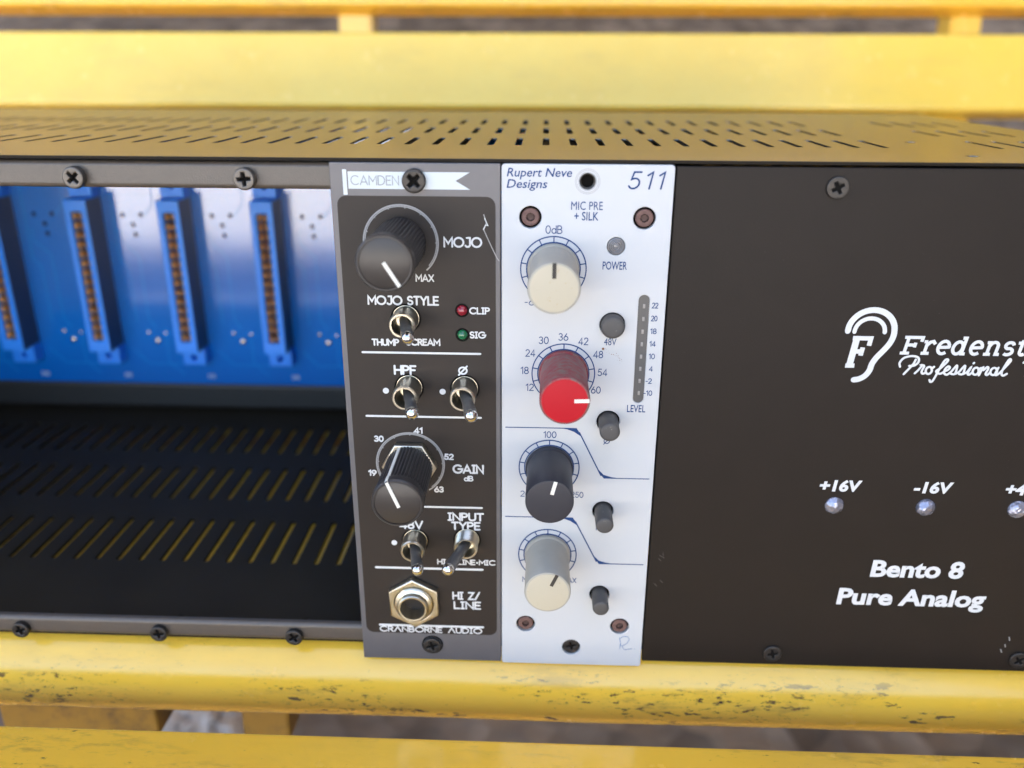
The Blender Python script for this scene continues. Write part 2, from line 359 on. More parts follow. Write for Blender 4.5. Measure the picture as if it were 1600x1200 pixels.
# slab italics for the maker's name and joined script, drawn stroke by stroke
SL = {
 'F': (.95, [[(.2, 0), (.2, 1)], [(0, .03), (.46, .03)], [(0, .97), (.9, .97), (.9, .72)], [(.2, .52), (.6, .52)], [(.62, .38), (.62, .66)]]),
 'r': (.62, [[(.17, 0), (.17, .62)], [(0, .03), (.4, .03)], [(0, .62), (.17, .62)], [(.17, .42), (.3, .6), (.45, .64), (.58, .5)]]),
 'e': (.68, [[(.08, .34), (.58, .36)]+arc(.33, .34, .27, .32, 10, 310, 16)]),
 'd': (.78, [arc(.28, .33, .24, .31, 0, 360, 18), [(.38, .97), (.55, .97), (.55, .03), (.72, .03)]]),
 'n': (.82, [[(.17, 0), (.17, .62), (.02, .62)], [(0, .03), (.34, .03)], [(.17, .42)]+arc(.4, .44, .2, .2, 150, 0, 8)+[(.6, .03), (.78, .03)]]),
 's': (.56, [[(.46, .5)]+arc(.26, .48, .2, .16, 40, 250, 9)+arc(.26, .18, .22, .16, 80, -140, 9)]),
 't': (.5, [[(.2, .9), (.2, .18)]+arc(.34, .18, .14, .16, 180, 320, 6), [(0, .62), (.42, .62)]]),
 'i': (.42, [[(.04, .62), (.19, .62), (.19, .03), (.38, .03)], [(0, .03), (.2, .03)], [(.19, .88), (.19, .9)]]),
}
for _k in SL:
    if _k != 'F': SL[_k] = (SL[_k][0], [[(px, py*1.17 if py < .72 else py) for px, py in L] for L in SL[_k][1]])
def spline(pts, n=6):
    P = [Vector(p) for p in pts]; P = [P[0]*2-P[1]]+P+[P[-1]*2-P[-2]]; out = []
    for i in range(1, len(P)-2):
        a, b, c, d = P[i-1:i+3]
        for k in range(n):
            t = k/n; v = 0.5*((2*b)+(c-a)*t+(2*a-5*b+4*c-d)*t*t+(3*b-a-3*c+d)*t**3); out.append((v.x, v.y))
    return out+[tuple(P[-2])]
def stroke_text(name, s, x, z, h, w, m, y, parent, width=None, font=G, gap=.2, shear=0.0, align='L', bm=None, off=(0, 0, 0), fin=True, lift=0.05):
    """text whose left edge / baseline is (x, z), cap height h, optional total width to fill"""
    adv = []; cx = 0
    for ch in s:
        gw, st = font[ch]; adv.append((cx, st)); cx += gw+gap
    total = cx-gap; sx = h if width is None else width/total
    x0 = x - (total*sx/2 if align == 'C' else 0)
    own = bm is None
    if own: bm = bmesh.new()
    for cx, st in adv:
        for L in st:
            add_ribbon(bm, [(x0+(cx+px)*sx+shear*py*h-off[0], z+py*h-off[2]) for px, py in L], w, y-off[1], lift, cap=font is G)
    if own and fin: return finish(bm, name, m, parent, 0)
def type_text(name, s, x, z, h, m, y, parent, width=None, bold=0.0, shear=0.0, align='L', off=(0, 0, 0), lift=0.05):
    """text set in Blender's built-in face"""
    cu = bpy.data.curves.new("tmp", 'FONT'); cu.body = s; cu.size = 1; cu.shear = shear; cu.offset = bold; cu.extrude = 0.02; cu.resolution_u = 3
    to = bpy.data.objects.new("tmp", cu); col.objects.link(to)
    dg = bpy.context.evaluated_depsgraph_get(); me = bpy.data.meshes.new_from_object(to.evaluated_get(dg))
    bpy.data.objects.remove(to); bpy.data.curves.remove(cu)
    xs = [v.co.x for v in me.vertices]; w0, w1 = min(xs), max(xs)
    ky = h/0.729; kx = ky if width is None else width/(w1-w0)
    x0 = x - (kx*(w1-w0)/2 if align == 'C' else 0)
    bm = bmesh.new(); bm.from_mesh(me); bpy.data.meshes.remove(me)
    bmesh.ops.remove_doubles(bm, verts=bm.verts, dist=0.0003)
    for v in bm.verts: v.co = Vector((x0+(v.co.x-w0)*kx-off[0], y-lift/2-v.co.z/0.02*lift/2-off[1], z+v.co.y*ky-off[2]))
    return finish(bm, name, m, parent, 0)
def ribbons(name, lines, w, m, y, parent, off=(0, 0, 0), closed=False, cap=True):
    bm = bmesh.new()
    for L in lines: add_ribbon(bm, [(a-off[0], b-off[2]) for a, b in L], w, y-off[1], closed=closed, cap=cap)
    return finish(bm, name, m, parent, 0)
def fin_poly(name, loop, y, m, parent, off=(0, 0, 0), lift=0.05): return plate(name, [loop], y-lift, y+0.01, m, parent, loc=off)

def screw(parent, x, z, y, r, a, m, name='screw', h=1.3, off=(0, 0, 0), cr=0.6, dome=0.35, cw=0.13):
    """cross-head screw: head with a real cross recess, its floor as a sub-part"""
    o = plate(name, [circ(x, z, r, 28), cross(x, z, r*cr, r*cw*1.2, a)], y-h, y, m, parent, bev=min(.35, h*.3), loc=off, res=2)
    bm = bmesh.new()
    bmesh.ops.create_cone(bm, cap_ends=True, segments=20, radius1=r*.7, radius2=r*.7, depth=0.3, matrix=Matrix.Translation((x-off[0], y-.45-off[1], z-off[2])) @ Matrix.Rotation(pi/2, 4, 'X'))
    f = finish(bm, 'recess', M['hole'], o)
    return o

# ================================================================== THE SETTING
def ground():
    bm = bmesh.new(); n = 60
    xs = [-30000+i*1000 for i in range(61)]
    ys = [-30000, -20000, -12000, -8000, -5000, -3000, -2000, -1000, 0, 500, 800, 1200, 1800, 2600, 4000, 7000, 12000, 30000]
    def hz(y): return -560 if y < 500 else -560+(y-500)*0.42
    g = [[bm.verts.new((x, y, hz(y))) for x in xs] for y in ys]
    for j in range(len(ys)-1):
        for i in range(len(xs)-1): bm.faces.new((g[j][i], g[j][i+1], g[j+1][i+1], g[j+1][i]))
    m = bpy.data.materials.new("rough_concrete_ground"); m.use_nodes = True
    t = m.node_tree; N = t.nodes; L = t.links; b = N["Principled BSDF"]; b.inputs["Roughness"].default_value = 0.85
    tc = N.new("ShaderNodeTexCoord")
    v = N.new("ShaderNodeTexVoronoi"); v.inputs["Scale"].default_value = 28; L.new(tc.outputs["Object"], v.inputs["Vector"])
    n = N.new("ShaderNodeTexNoise"); n.inputs["Scale"].default_value = 12; n.inputs["Detail"].default_value = 9; L.new(tc.outputs["Object"], n.inputs["Vector"])
    cr = N.new("ShaderNodeValToRGB"); L.new(n.outputs["Fac"], cr.inputs[0])
    cr.color_ramp.elements[0].color = (0.08, 0.055, 0.038, 1); cr.color_ramp.elements[0].position = 0.3
    cr.color_ramp.elements[1].color = (0.22, 0.165, 0.12, 1); cr.color_ramp.elements[1].position = 0.7
    hs = N.new("ShaderNodeMix"); hs.data_type = 'RGBA'; hs.blend_type = 'SOFT_LIGHT'; hs.inputs[0].default_value = 0.6
    L.new(cr.outputs[0], hs.inputs[6]); vg = N.new("ShaderNodeRGBToBW"); L.new(v.outputs["Color"], vg.inputs[0]); L.new(vg.outputs[0], hs.inputs[7])
    sep = N.new("ShaderNodeSeparateXYZ"); L.new(tc.outputs["Object"], sep.inputs[0])
    mr = N.new("ShaderNodeMapRange"); mr.inputs[1].default_value = -2.04; mr.inputs[2].default_value = -2.07; L.new(sep.outputs["Y"], mr.inputs[0])
    mx = N.new("ShaderNodeMix"); mx.data_type = 'RGBA'; L.new(mr.outputs[0], mx.inputs[0]); L.new(hs.outputs[2], mx.inputs[6])
    n2 = N.new("ShaderNodeTexNoise"); n2.inputs["Scale"].default_value = 3; n2.inputs["Detail"].default_value = 8; L.new(tc.outputs["Object"], n2.inputs["Vector"])
    c2 = N.new("ShaderNodeValToRGB"); L.new(n2.outputs["Fac"], c2.inputs[0])
    c2.color_ramp.elements[0].color = (0.55, 0.52, 0.47, 1); c2.color_ramp.elements[1].color = (0.72, 0.69, 0.64, 1)
    L.new(c2.outputs[0], mx.inputs[7]); L.new(mx.outputs[2], b.inputs["Base Color"])
    bp = N.new("ShaderNodeBump"); bp.inputs["Distance"].default_value = 0.01; L.new(v.outputs["Distance"], bp.inputs["Height"]); L.new(bp.outputs[0], b.inputs["Normal"])
    o = finish(bm, 'ground', m, None, 0); tag(o, kind='structure')
ground()

# unseen porch roof, inferred and added to shade the bench
def roof():
    t = empty('shade_roof', (0, 800, 1900)); tag(t, 'unseen porch roof added to shade the yellow bench', 'roof')
    mt = mat("painted_soffit", (0.62, 0.57, 0.50), 0.7, var=0.1, vscale=4)
    box('roof_slab', -3200, -1050, 0, 3200, 5200, 90, mt, t)
roof()
# unseen wall, added to block sky light from the right of the bench
wl = box('light_block_wall', 1000, -1600, -560, 1120, 1300, 1899, mat("plastered_wall", (0.30, 0.25, 0.20), 0.8, var=0.15, vscale=3), None)
tag(wl, 'unseen plastered wall added beside the bench to block light from the right', 'wall')

# ================================================================== BENCH
B0 = (0, 60, -560)
bench = empty('bench', B0); tag(bench, 'yellow painted metal slat bench with chipped round front tube, under the rack', 'bench')
def bl(p): return tuple(a-b for a, b in zip(p, B0))
def round_tube(name, x0, x1, yc, zc, R, m, parent, n=48, sag=0.0):
    bm = bmesh.new(); rings = []
    K = 60
    for k in range(K+1):
        x = x0+(x1-x0)*k/K
        rings.append([bm.verts.new((x, yc-B0[1]+R*cos(2*pi*i/n)+0.12*sin(k*.7), zc-B0[2]+R*sin(2*pi*i/n)+0.12*sin(k*1.3))) for i in range(n)])
    for k in range(K):
        for i in range(n): j = (i+1) % n; bm.faces.new((rings[k][i], rings[k][j], rings[k+1][j], rings[k+1][i]))
    bm.faces.new(rings[0]); bm.faces.new(rings[-1])
    return finish(bm, name, m, parent, 50)
TR = 14.5
tag(round_tube('front_tube', -620, 560, 10.9, -131.0-TR, TR, M['yellow'], bench), 'round yellow tube with dark paint chips along its front')
def slat(name, y0, y1, ztop, th, m, label=None):
    o = box(name, -620, y0-B0[1], ztop-th-B0[2], 560, y1-B0[1], ztop-B0[2], m, bench, bev=2.2, seg=3)
    if label: o['label'] = label
    return o
slat('seat_slat', -84, -22.6, -140.0, 14, M['yellow_clean'], 'flat yellow slat in front of the round tube')
slat('seat_slat', 28, 70, -131.2, 18, M['yellow_clean'])
slat('seat_slat', 78, 131, -131.2, 18, M['yellow_clean'])
slat('seat_slat', 140, 188, -131.2, 18, M['yellow_clean'])
slat('seat_slat', 206, 256, -131.2, 18, M['yellow_clean'])
def tilted_slat(yb, zb, width, ang, th, m, label):
    bm = bmesh.new(); add_box(bm, -620, 0, 0, 560, th, width)
    bmesh.ops.bevel(bm, geom=bm.edges[:], offset=3.0, segments=4, affect='EDGES', profile=0.5)
    bmesh.ops.rotate(bm, verts=bm.verts, cent=(0, 0, 0), matrix=Matrix.Rotation(radians(-ang), 3, 'X'))
    bmesh.ops.translate(bm, verts=bm.verts, vec=(0, yb-B0[1], zb-B0[2]))
    o = finish(bm, 'back_slat', m, bench, 50, weighted=True); o['label'] = label; return o
tilted_slat(300, -4.5, 43, 22, 16, M['yellow_lit'], 'backrest slat behind the rack, bright light painted in as paler yellow')
tilted_slat(322, 48.5, 60, 22, 16, M['yellow_clean'], 'deeper yellow backrest slat above the pale one')
tilted_slat(352, 125, 60, 22, 16, M['yellow_clean'], 'upper backrest slat')
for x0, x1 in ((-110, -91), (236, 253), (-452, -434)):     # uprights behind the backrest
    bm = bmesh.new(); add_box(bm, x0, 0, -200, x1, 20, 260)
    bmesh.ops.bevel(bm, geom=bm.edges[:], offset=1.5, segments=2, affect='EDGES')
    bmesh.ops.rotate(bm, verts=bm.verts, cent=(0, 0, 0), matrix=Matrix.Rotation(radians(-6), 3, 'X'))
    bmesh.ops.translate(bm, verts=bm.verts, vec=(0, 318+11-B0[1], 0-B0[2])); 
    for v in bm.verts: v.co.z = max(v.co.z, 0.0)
    finish(bm, 'upright', M['yellow_lit'], bench, 50, weighted=True)
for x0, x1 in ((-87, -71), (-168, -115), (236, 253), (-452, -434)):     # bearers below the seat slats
    box('seat_bearer', x0, 25-B0[1], -190-B0[2], x1, 330-B0[1], -156-B0[2], M['yellow_shaded'], bench, bev=1.5)
for x in (-450, 240):
    box('leg', x, -70-B0[1], 0, x+18, -50-B0[1], -190.5-B0[2], M['yellow_clean'], bench, bev=1.5)

# crumpled pale paper lying on the ground behind the bench legs
def crumpled():
    rnd = random.Random(3); bm = bmesh.new()
    bmesh.ops.create_icosphere(bm, subdivisions=4, radius=1)
    from mathutils import noise as nz
    for v in bm.verts:
        p = v.co.copy(); k = 1+.28*abs(nz.noise(p*2.1))*2-.25*abs(nz.noise(p*5.0+Vector((3, 1, 2))))*2+.12*nz.noise(p*9)
        v.co = Vector((p.x*40*k, p.y*42*k, max(-16, p.z*30*k)))
    o = finish(bm, 'crumpled_paper', mat("crumpled_pale_paper", (0.50, 0.43, 0.38), 0.45, var=0.15, vscale=60), None, 12, loc=(-296, 412, -544))
    tag(o, 'crumpled pale wrapper on the ground, seen through the gap below the tube', 'litter')
crumpled()
# ================================================================== RACK
R0 = (0, 90, -131)
rack = empty('equipment_rack', R0); tag(rack, 'long black eight-slot audio rack with slotted top, white lettering on its right front', 'audio rack')
XL, XR = -275.0, 159.5
YB = 174.0
CT = 0.85      # top face of the cover
# --- top cover with three rows of real slots
holes = []
cols = [9.8+7.1*k for k in range(-38, 20)]
for x in cols:
    if 98.5 < x < 118 or x > 150 or x < XL+8: continue
    for y0, y1 in ((31, 51), (67, 87), (103, 124)): holes.append(slotloop(x, y0, y1, 1.75))
for hx, hy in ((107.6, 12.5), (107.4, 47.5), (-258, 12.5)): holes.append(circ(hx, hy, 1.5, 14))
cover = plate('top_cover', [rect(XL, -0.8, XR, YB, 1.5)]+holes, CT-0.6, CT, M['cover'], rack, plane='xy', bev=0.04, loc=R0)
box('cover_dark_strip', XL+.3, -1.05, CT-.66, XR-.3, -.805, CT-.02, M['lip'], rack, loc=R0)  # dark strip added over the cover's front edge to hide its highlight
# --- floor with three rows of slots
holes = []
ox = -132.7+7.1*100
for k in range(-60, 60):
    x = -132.7+7.13*k
    if x < XL+8 or x > XR-8: continue
    for y0, y1 in ((38, 65), (79, 105), (118, 144)): holes.append(slotloop(x, y0, y1, 1.85))
for hx in (-131.5, -93.5, -56.5, 20, 58): holes.append(circ(hx, 9, 1.3, 12))
plate('floor_plate', [rect(XL, 2.0, XR, YB-1.5)]+holes, -130.9, -129.7, M['inner'], rack, plane='xy', loc=R0)
box('side_panel', XL, 2, -129.6, XL+1.2, YB-1.5, CT-0.75, M['chassis'], rack, loc=R0)
box('side_panel', XR-1.2, 2, -129.6, XR, YB-1.5, CT-0.75, M['chassis'], rack, loc=R0)
box('back_panel', XL, YB-1.4, -131, XR, YB-0.2, CT-0.75, M['inner'], rack, loc=R0)
# --- front rails (module screws go into them)
def rail(z0, z1, dp):
    bm = bmesh.new()
    add_box(bm, XL+1.3-R0[0], 0-R0[1], z0-R0[2], 38.2-R0[0], dp-R0[1], z1-R0[2])
    bmesh.ops.bevel(bm, geom=[e for e in bm.edges if all(abs(v.co.y+R0[1]) < .01 for v in e.verts)], offset=1.2, segments=5, affect='EDGES', profile=0.5)
    return finish(bm, 'front_rail', M['rail'], rack, 50, weighted=True)
rail(-6.3, -0.25, 9)
tag(rail(-129.3, -123.9, 1.9), 'lower black rail below the open slots')
# ledge folded at the back of the floor, below the circuit board
box('rear_lip', XL+1.3, 163.0, -129.6, XR-1.3, 171.5, -117.0, M['chassis'], rack, bev=2.0, seg=4, loc=R0)
# --- backplane with card-edge connectors
PY = 160.5
pcb = box('backplane', XL+3, PY, -116.3, 42, PY+1.6, -4, M['pcb'], rack, bev=0.1, loc=R0)
def off(p): return (p[0]-R0[0], p[1]-R0[1], p[2]-R0[2])
CX = [-104.3-38.1*k for k in (-3, -2, -1, 0, 1, 2, 3, 4)]
conn_mesh = None
def connector(cx):
    """card-edge socket: body with a real card slot, mounting ears, fifteen pairs of contacts"""
    global conn_mesh
    zt, zb = -32.6, -97.6
    body = plate('card_connector', [rect(-4.7, zb, 4.7, zt, .5), rect(-2.3, zb+5.0, 2.3, zt-5.0, .4)], 148.0, PY, [M['conn']], None, bev=0.25)
    me = body.data; me.materials.append(M['conn_shaded'])
    for p in me.polygons:
        if abs(p.normal.x) > 0.9 and abs(abs(p.center.x)-4.7*MM) < .3*MM: p.material_index = 1
    body.parent = rack; body.location = [(cx-R0[0])*MM, -R0[1]*MM, -R0[2]*MM]
    for s in (1, -1):
        z0, z1 = (zt-0.3, zt+9.5) if s > 0 else (zb-7.5, zb+.3)
        ear = plate('mounting_ear', [rect(-4.9, z0, 4.9, z1, .6), circ(0, (z0+z1)/2 + (0.5 if s > 0 else -.6), 1.3, 16)], 154.0, PY, M['conn'], body, bev=0.3)
    box('slot_floor', -2.25, 157.0, zb+5.1, 2.25, 158.0, zt-5.1, M['hole'], body)
    cm = None
    for k in range(15):
        z = zt-9.0-2.2-k*3.96+4.4
        for s in (-1, 1):
            if cm is None:
                bm = bmesh.new(); prof = [(-1.1, 6.5), (-1.1, 2.6), (-.5, 1.15), (.25, 1.9), (.1, 3), (-.7, 6.5)]
                A = [bm.verts.new((px, py, -1.25)) for px, py in prof]; Bv = [bm.verts.new((px, py, 1.25)) for px, py in prof]
                for i in range(6): j = (i+1) % 6; bm.faces.new((A[i], A[j], Bv[j], Bv[i]))
                bm.faces.new(A); bm.faces.new(Bv)
                o = finish(bm, 'contact', M['gold'], body); cm = o.data
            else:
                o = bpy.data.objects.new('contact', cm); col.objects.link(o); o.parent = body
            o.location = (s*-1*0.85*0*MM + (-0.9*MM if s < 0 else 0.9*MM), 147.0*MM, z*MM)
            if s > 0: o.rotation_euler = (0, pi, 0)
    return body
def copy_tree(o, parent):
    c = o.copy(); col.objects.link(c); c.parent = parent
    for ch in list(o.children):
        d = ch.copy(); col.objects.link(d); d.parent = c
    return c
first = None
for cx in CX[2:]:
    if first is None: first = connector(cx)
    else:
        c = copy_tree(first, rack); c.location.x = (cx-R0[0])*MM
# solder points and small print on the board
def dots(name, pts, r, m):
    bm = bmesh.new()
    for x, z in pts:
        bmesh.ops.create_uvsphere(bm, u_segments=10, v_segments=6, radius=r, matrix=Matrix.Translation(off((x, PY, z))) @ Matrix.Diagonal((1, .5, 1, 1)))
    return finish(bm, name, m, rack, 80)
for cx in CX[2:]:
    for dx, dz in ((13.0, -40.8), (20.8, -40.6), (17.0, -44.8), (17.4, -49.0)):
        dots('solder_joint', [(cx+dx, dz)], 0.95, M['hole'])
    for dx, dz, r in ((16.4, -92.2, .9), (20, -96, 1.5), (24.0, -92.6, .8)):
        dots('solder_joint', [(cx+dx, dz)], r, M['solder'])
    bm = bmesh.new(); stroke_text('x', '510', cx+2.5, -113.4, 1.7, .3, None, PY, None, bm=bm, off=R0); finish(bm, 'board_print', M['silk'], rack, 0)
box('slot_shade_block', 46, 6, -126, XR-8, 150, -3.0, M['inner'], rack, bev=.5, loc=R0)  # unseen black box added so the slots above it look dark
trace = mat('board_trace', (0.006, 0.20, 0.62), 0.15)
for cx in CX[2:]:
    lines = [[(cx+9, -10), (cx+9, -60), (cx+12, -63), (cx+12, -88)], [(cx+26.5, -20), (cx+26.5, -36), (cx+22, -41)], [(cx+11, -47), (cx+11.0, -52), (cx+17.4, -58), (cx+17.4, -86), (cx+20, -90)], [(cx+24, -95), (cx+24, -106), (cx+30, -112)], [(cx+8, -100), (cx+15, -107), (cx+31, -107)]]
    ribbons('board_trace', lines, .5, trace, PY, rack, off=R0)
# --- right front panel
RP = plate('front_panel', [rect(38.35, -132.2, XR-.2, -0.35, .3)], -1.2, 0, M['front_black'], rack, bev=0.25, loc=R0, res=2)
FY = -1.2
for (x, z, a, sh) in ((73.4, -4.6, .5, 1), (73.2, -128.3, .2, 0), (138.4, -128.3, .7, 0)):
    screw(rack, x, z, FY, 2.5, a, M['screw_black'], h=0.7, off=R0, cr=.55)
screw(rack, -96.0, -3.9, 0, 2.45, .75, M['screw_plate'], h=2.0, off=R0)
screw(rack, -57.3, -3.9, 0, 2.45, .08, M['screw_plate'], h=2.0, off=R0)
screw(rack, -134.2, -3.9, 0, 2.45, .4, M['screw_plate'], h=2.0, off=R0)
for x, a in ((-134.0, .3), (-95.0, .1), (-57.2, .55)): screw(rack, x, -127.6, 0, 2.4, a, M['screw_black'], h=1.6, off=R0)
# power lights
for x in (83.5, 106.0, 128.5):
    o = lathe('power_light', [(0, 0), (2.4, 0), (2.4, .3), (1.9, .9), (1.0, 1.25), (0, 1.35)], off((x, FY, -82.9)), M['led_clear'], rack, n=20, smooth=80)
# lettering
def W(s, x, z, h, **k): return type_text('lettering', s, x, z, h, M['white_ink'], FY, rack, off=R0, **k)
W('+16V', 79.2, -78.8, 3.0, width=10.3, bold=.04, shear=.1)
W('-16V', 102.3, -78.8, 3.0, width=9.5, bold=.04, shear=.1)
W('+48V', 124.6, -78.8, 3.0, width=10.3, bold=.04, shear=.1)
W('Bento 8', 95.4, -103.3, 4.9, width=23.6, bold=.034, shear=.05)
W('Pure Analog', 88.0, -111.95, 4.9, width=38.2, bold=.034, shear=.05)
stroke_text('lettering', 'Fredenstein', 93.0, -42.5, 4.1, .74, M['white_ink'], FY, rack, font=SL, gap=.09, shear=.16, width=38.5, off=R0)
# ear emblem
EM = [((arc(85.6, -37.2, 5.3, 5.1, 180, 10, 12)+[(90.9, -38.2), (90.3, -40.1), (89.1, -41.9), (87.8, -43.6), (87.0, -45.2), (86.7, -46.8), (85.8, -48.2), (84.5, -49.0), (83.4, -49.2)]), 1.35),
      (arc(85.3, -37.4, 3.45, 3.3, 180, 0, 18), .95)]
bm = bmesh.new()
for L, w in EM: add_ribbon(bm, [(a-R0[0], b-R0[2]) for a, b in spline(L, 3)], w, FY-R0[1])
for L in SL['F'][1]: add_ribbon(bm, [(80.9+px*4.6+.12*py*7.2-R0[0], -45.9+py*7.2*1.0-R0[2]) for px, py in L], 1.5 if L[0][0] == .2 and L[1][0] == .2 and L[0][1] == 0 else 1.05, FY-R0[1], cap=False)
finish(bm, 'emblem', M['white_ink'], rack, 0)
# joined script word
SC = [[(.6, 0), (1.35, 1.0), (1.55, 1.5)], [(.1, .75), (.0, 1.15), (.35, 1.65), (1.1, 1.85), (1.75, 1.7), (1.85, 1.25), (1.5, .9), (1.0, .85)],
      [(1.7, .1), (2.0, .45), (2.25, .85), (2.2, .95), (2.5, .85), (2.35, .3), (2.5, .08), (2.8, .2)],
      arc(3.05, .42, .3, .36, 30, 390, 12)+[(3.5, .8)],
      [(3.3, -.55), (3.45, -.75), (3.7, -.5), (4.2, .9), (4.5, 1.5), (4.75, 1.55), (4.7, 1.3), (4.2, .7), (3.8, .35), (4.2, .1), (4.6, .3)],
      [(4.6, .35), (4.95, .5), (5.1, .75), (4.9, .85), (4.65, .55), (4.65, .15), (4.95, .02), (5.3, .3)],
      [(5.3, .3), (5.75, .95), (5.8, .5), (5.7, .1), (5.35, .1)], [(5.75, .1), (6.1, .3)],
      [(6.1, .3), (6.55, .95), (6.6, .5), (6.5, .1), (6.15, .1)], [(6.55, .1), (6.9, .3)],
      [(6.9, .3), (7.2, .8), (7.0, .2), (7.15, .05), (7.45, .3)], [(7.38, 1.2), (7.42, 1.25)],
      arc(7.75, .42, .3, .36, 30, 390, 12)+[(8.2, .75)],
      [(8.15, 0), (8.4, .8), (8.5, .55), (8.8, .85), (8.95, .7), (8.8, .2), (8.95, .05), (9.2, .3)],
      arc(9.55, .42, .32, .36, 30, 390, 12), [(9.95, .8), (9.75, .2), (9.9, .05), (10.2, .3)],
      [(10.2, .3), (10.9, 1.3), (11.0, 1.6), (10.8, 1.6), (10.4, .6), (10.4, .15), (10.6, .02), (10.9, .2)]]
k = 25.3/11.0; ks = 2.45
bm = bmesh.new()
for L in SC: add_ribbon(bm, [(93.4+a*k-R0[0], -47.6+b*ks-R0[2]) for a, b in spline(L)], .5, FY-R0[1])
for L in ([(0.2, 1.35), (.5, 1.6), (2.0, 1.55)], [(1.2, 1.55), (.7, .0)]): add_ribbon(bm, [(121.3+a*k-R0[0], -47.6+b*ks-R0[2]) for a, b in L], .55, FY-R0[1])
finish(bm, 'lettering', M['white_ink'], rack, 0)
# scuffs near the lower right screw
ribbons('scuff', [[(134.6, -121.2), (134.9, -122.2)], [(134.0, -123.6), (134.2, -124.3)], [(133.2, -125.2), (133.6, -126.1)]], .3, M['grey_ink'], FY, rack, off=R0)

ribbons('scuff', [[(41.0, -98.6), (42.2, -99.4)], [(41.8, -97.8), (42.0, -98.9)], [(40.8, -99.6), (41.4, -100.2)]], .12, M['scuff'], FY, rack, off=R0)
ribbons('scuff', [[(40.1, -107.2), (40.9, -108.0)], [(41.6, -106.2), (42.3, -106.9)]], .12, M['scuff'], FY, rack, off=R0)
# ================================================================== GREY / BLACK MODULE
C0 = (-19.05, 0, -133.35)
T = 1.6
PYF = -T                      # front face of both module panels
cam_mod = empty('preamp_module', C0); tag(cam_mod, 'grey module with black face, knurled black knobs and toggle switches, beside the open slots', 'preamp module')
plate('face_panel', [rect(-38.05, -133.35, -0.12, -0.02, .25)], -T, 0, M['grey_panel'], cam_mod, bev=0.22, loc=C0, res=2)
IY = PYF-0.03
plate('black_inlay', [rect(-36.75, -124.7, -1.25, -7.25, 2.1, 6)], IY, PYF+.01, M['black_print'], cam_mod, loc=C0)
def cb(p): return (p[0]-C0[0], p[1]-C0[1], p[2]-C0[2])
# hanging card behind the panel
box('circuit_card', -28.4, 140.5, -118, -26.8, 156, -12, mat("green_card", (0.02, 0.10, 0.05), 0.4), cam_mod, loc=C0)
box('slot_shade_box', -34.5, 9.5, -122, -12, 140, -3.0, M['inner'], cam_mod, bev=.5, loc=C0)  # unseen black box, added to keep the cover slots dark
# flag
fl = plate('flag_print', [[(-33.95, -5.75), (-6.9, -5.75), (-10.05, -3.85), (-6.9, -2.0), (-33.95, -2.0)]], PYF-.05, PYF+.01, M['flag_ink'], cam_mod, loc=C0)
plate('flag_pole', [rect(-35.15, -7.1, -34.25, -1.55)], PYF-.05, PYF+.01, M['flag_ink'], cam_mod, loc=C0)
def CT_(s, x, z, h, w=.34, y=IY, m='white_ink', **k): return stroke_text('lettering', s, x, z, h, w*1.12, M[m], y, cam_mod, off=C0, **k)
CT_('CAMDEN', -33.3, -4.85, 1.95, .2, y=PYF-.05, m='letter_grey', width=10.6)
screw(cam_mod, -19.2, -3.85, PYF, 2.65, .8, M['screw_black'], h=1.4, off=C0)
screw(cam_mod, -18.9, -128.3, PYF, 2.45, .3, M['screw_black'], h=.9, off=C0)
lathe('washer', [(2.9, 0), (2.9, .12), (2.6, .16)], cb((-18.9, PYF, -128.3)), M['hole'], cam_mod, n=32)
CT_('MOJO', -12.9, -18.5, 2.05, .37, width=8.4)
CT_('MAX', -19.6, -26.6, 1.5, .27, width=4.0)
CT_('MOJO STYLE', -31.0, -32.2, 1.9, .38, width=16.3)
CT_('THUMP', -30.6, -42.25, 1.4, .33, width=6.2)
CT_('SCREAM', -22.4, -42.1, 1.4, .33, width=7.8)
CT_('CLIP', -7.3, -34.2, 1.4, .3, width=4.5)
CT_('SIG', -7.3, -40.1, 1.4, .3, width=3.5)
CT_('HPF', -25.6, -49.5, 2.05, .44, width=5.0)
CT_('@', -9.2, -49.4, 2.0, .36, align='C', width=2.1)
CT_('41', -20.5, -65.0, 1.35, .33, align='C', width=1.9)
CT_('30', -30.4, -67.4, 1.35, .33, align='C', width=2.1)
CT_('52', -13.1, -72.0, 1.35, .33, align='C', width=2.1)
CT_('19', -32.5, -76.9, 1.35, .33, align='C', width=1.8)
CT_('63', -15.8, -81.2, 1.35, .33, align='C', width=2.1)
CT_('GAIN', -12.0, -75.7, 2.1, .44, width=7.4)
CT_('dB', -9.3, -77.9, 1.25, .27, width=2.1)
CT_('INPUT', -13.6, -89.3, 2.0, .42, width=8.9)
CT_('TYPE', -12.7, -91.95, 2.0, .42, width=7.1)
CT_('48V', -26.0, -92.0, 2.1, .42, width=5.6)
CT_('HI Z*LINE*MIC', -16.7, -102.5, 1.35, .28, width=15.0)
CT_('HI Z/', -12.9, -113.3, 2.05, .4, width=7.0)
CT_('LINE', -12.6, -116.3, 2.05, .4, width=6.9)
CT_('CR^NBORNE', -33.0, -125.0+.75, 1.55, .28, width=16.8)
CT_('^UDIO', -14.4, -125.0+.75, 1.55, .28, width=9.0)
lines = [[(-33.1, -44.1), (-5.0, -44.1)], [(-33.1, -60.6), (-5.0, -60.6)], [(-19.6, -85.6), (-5.0, -85.6)], [(-33.1, -104.0), (-5.0, -104.0)], [(-33.0, -122.2), (-5.0, -122.2)]]
for i, L in enumerate(lines): ribbons('divider_line', [L], .5 if i < 3 else .62, M['white_ink'], IY, cam_mod, off=C0)
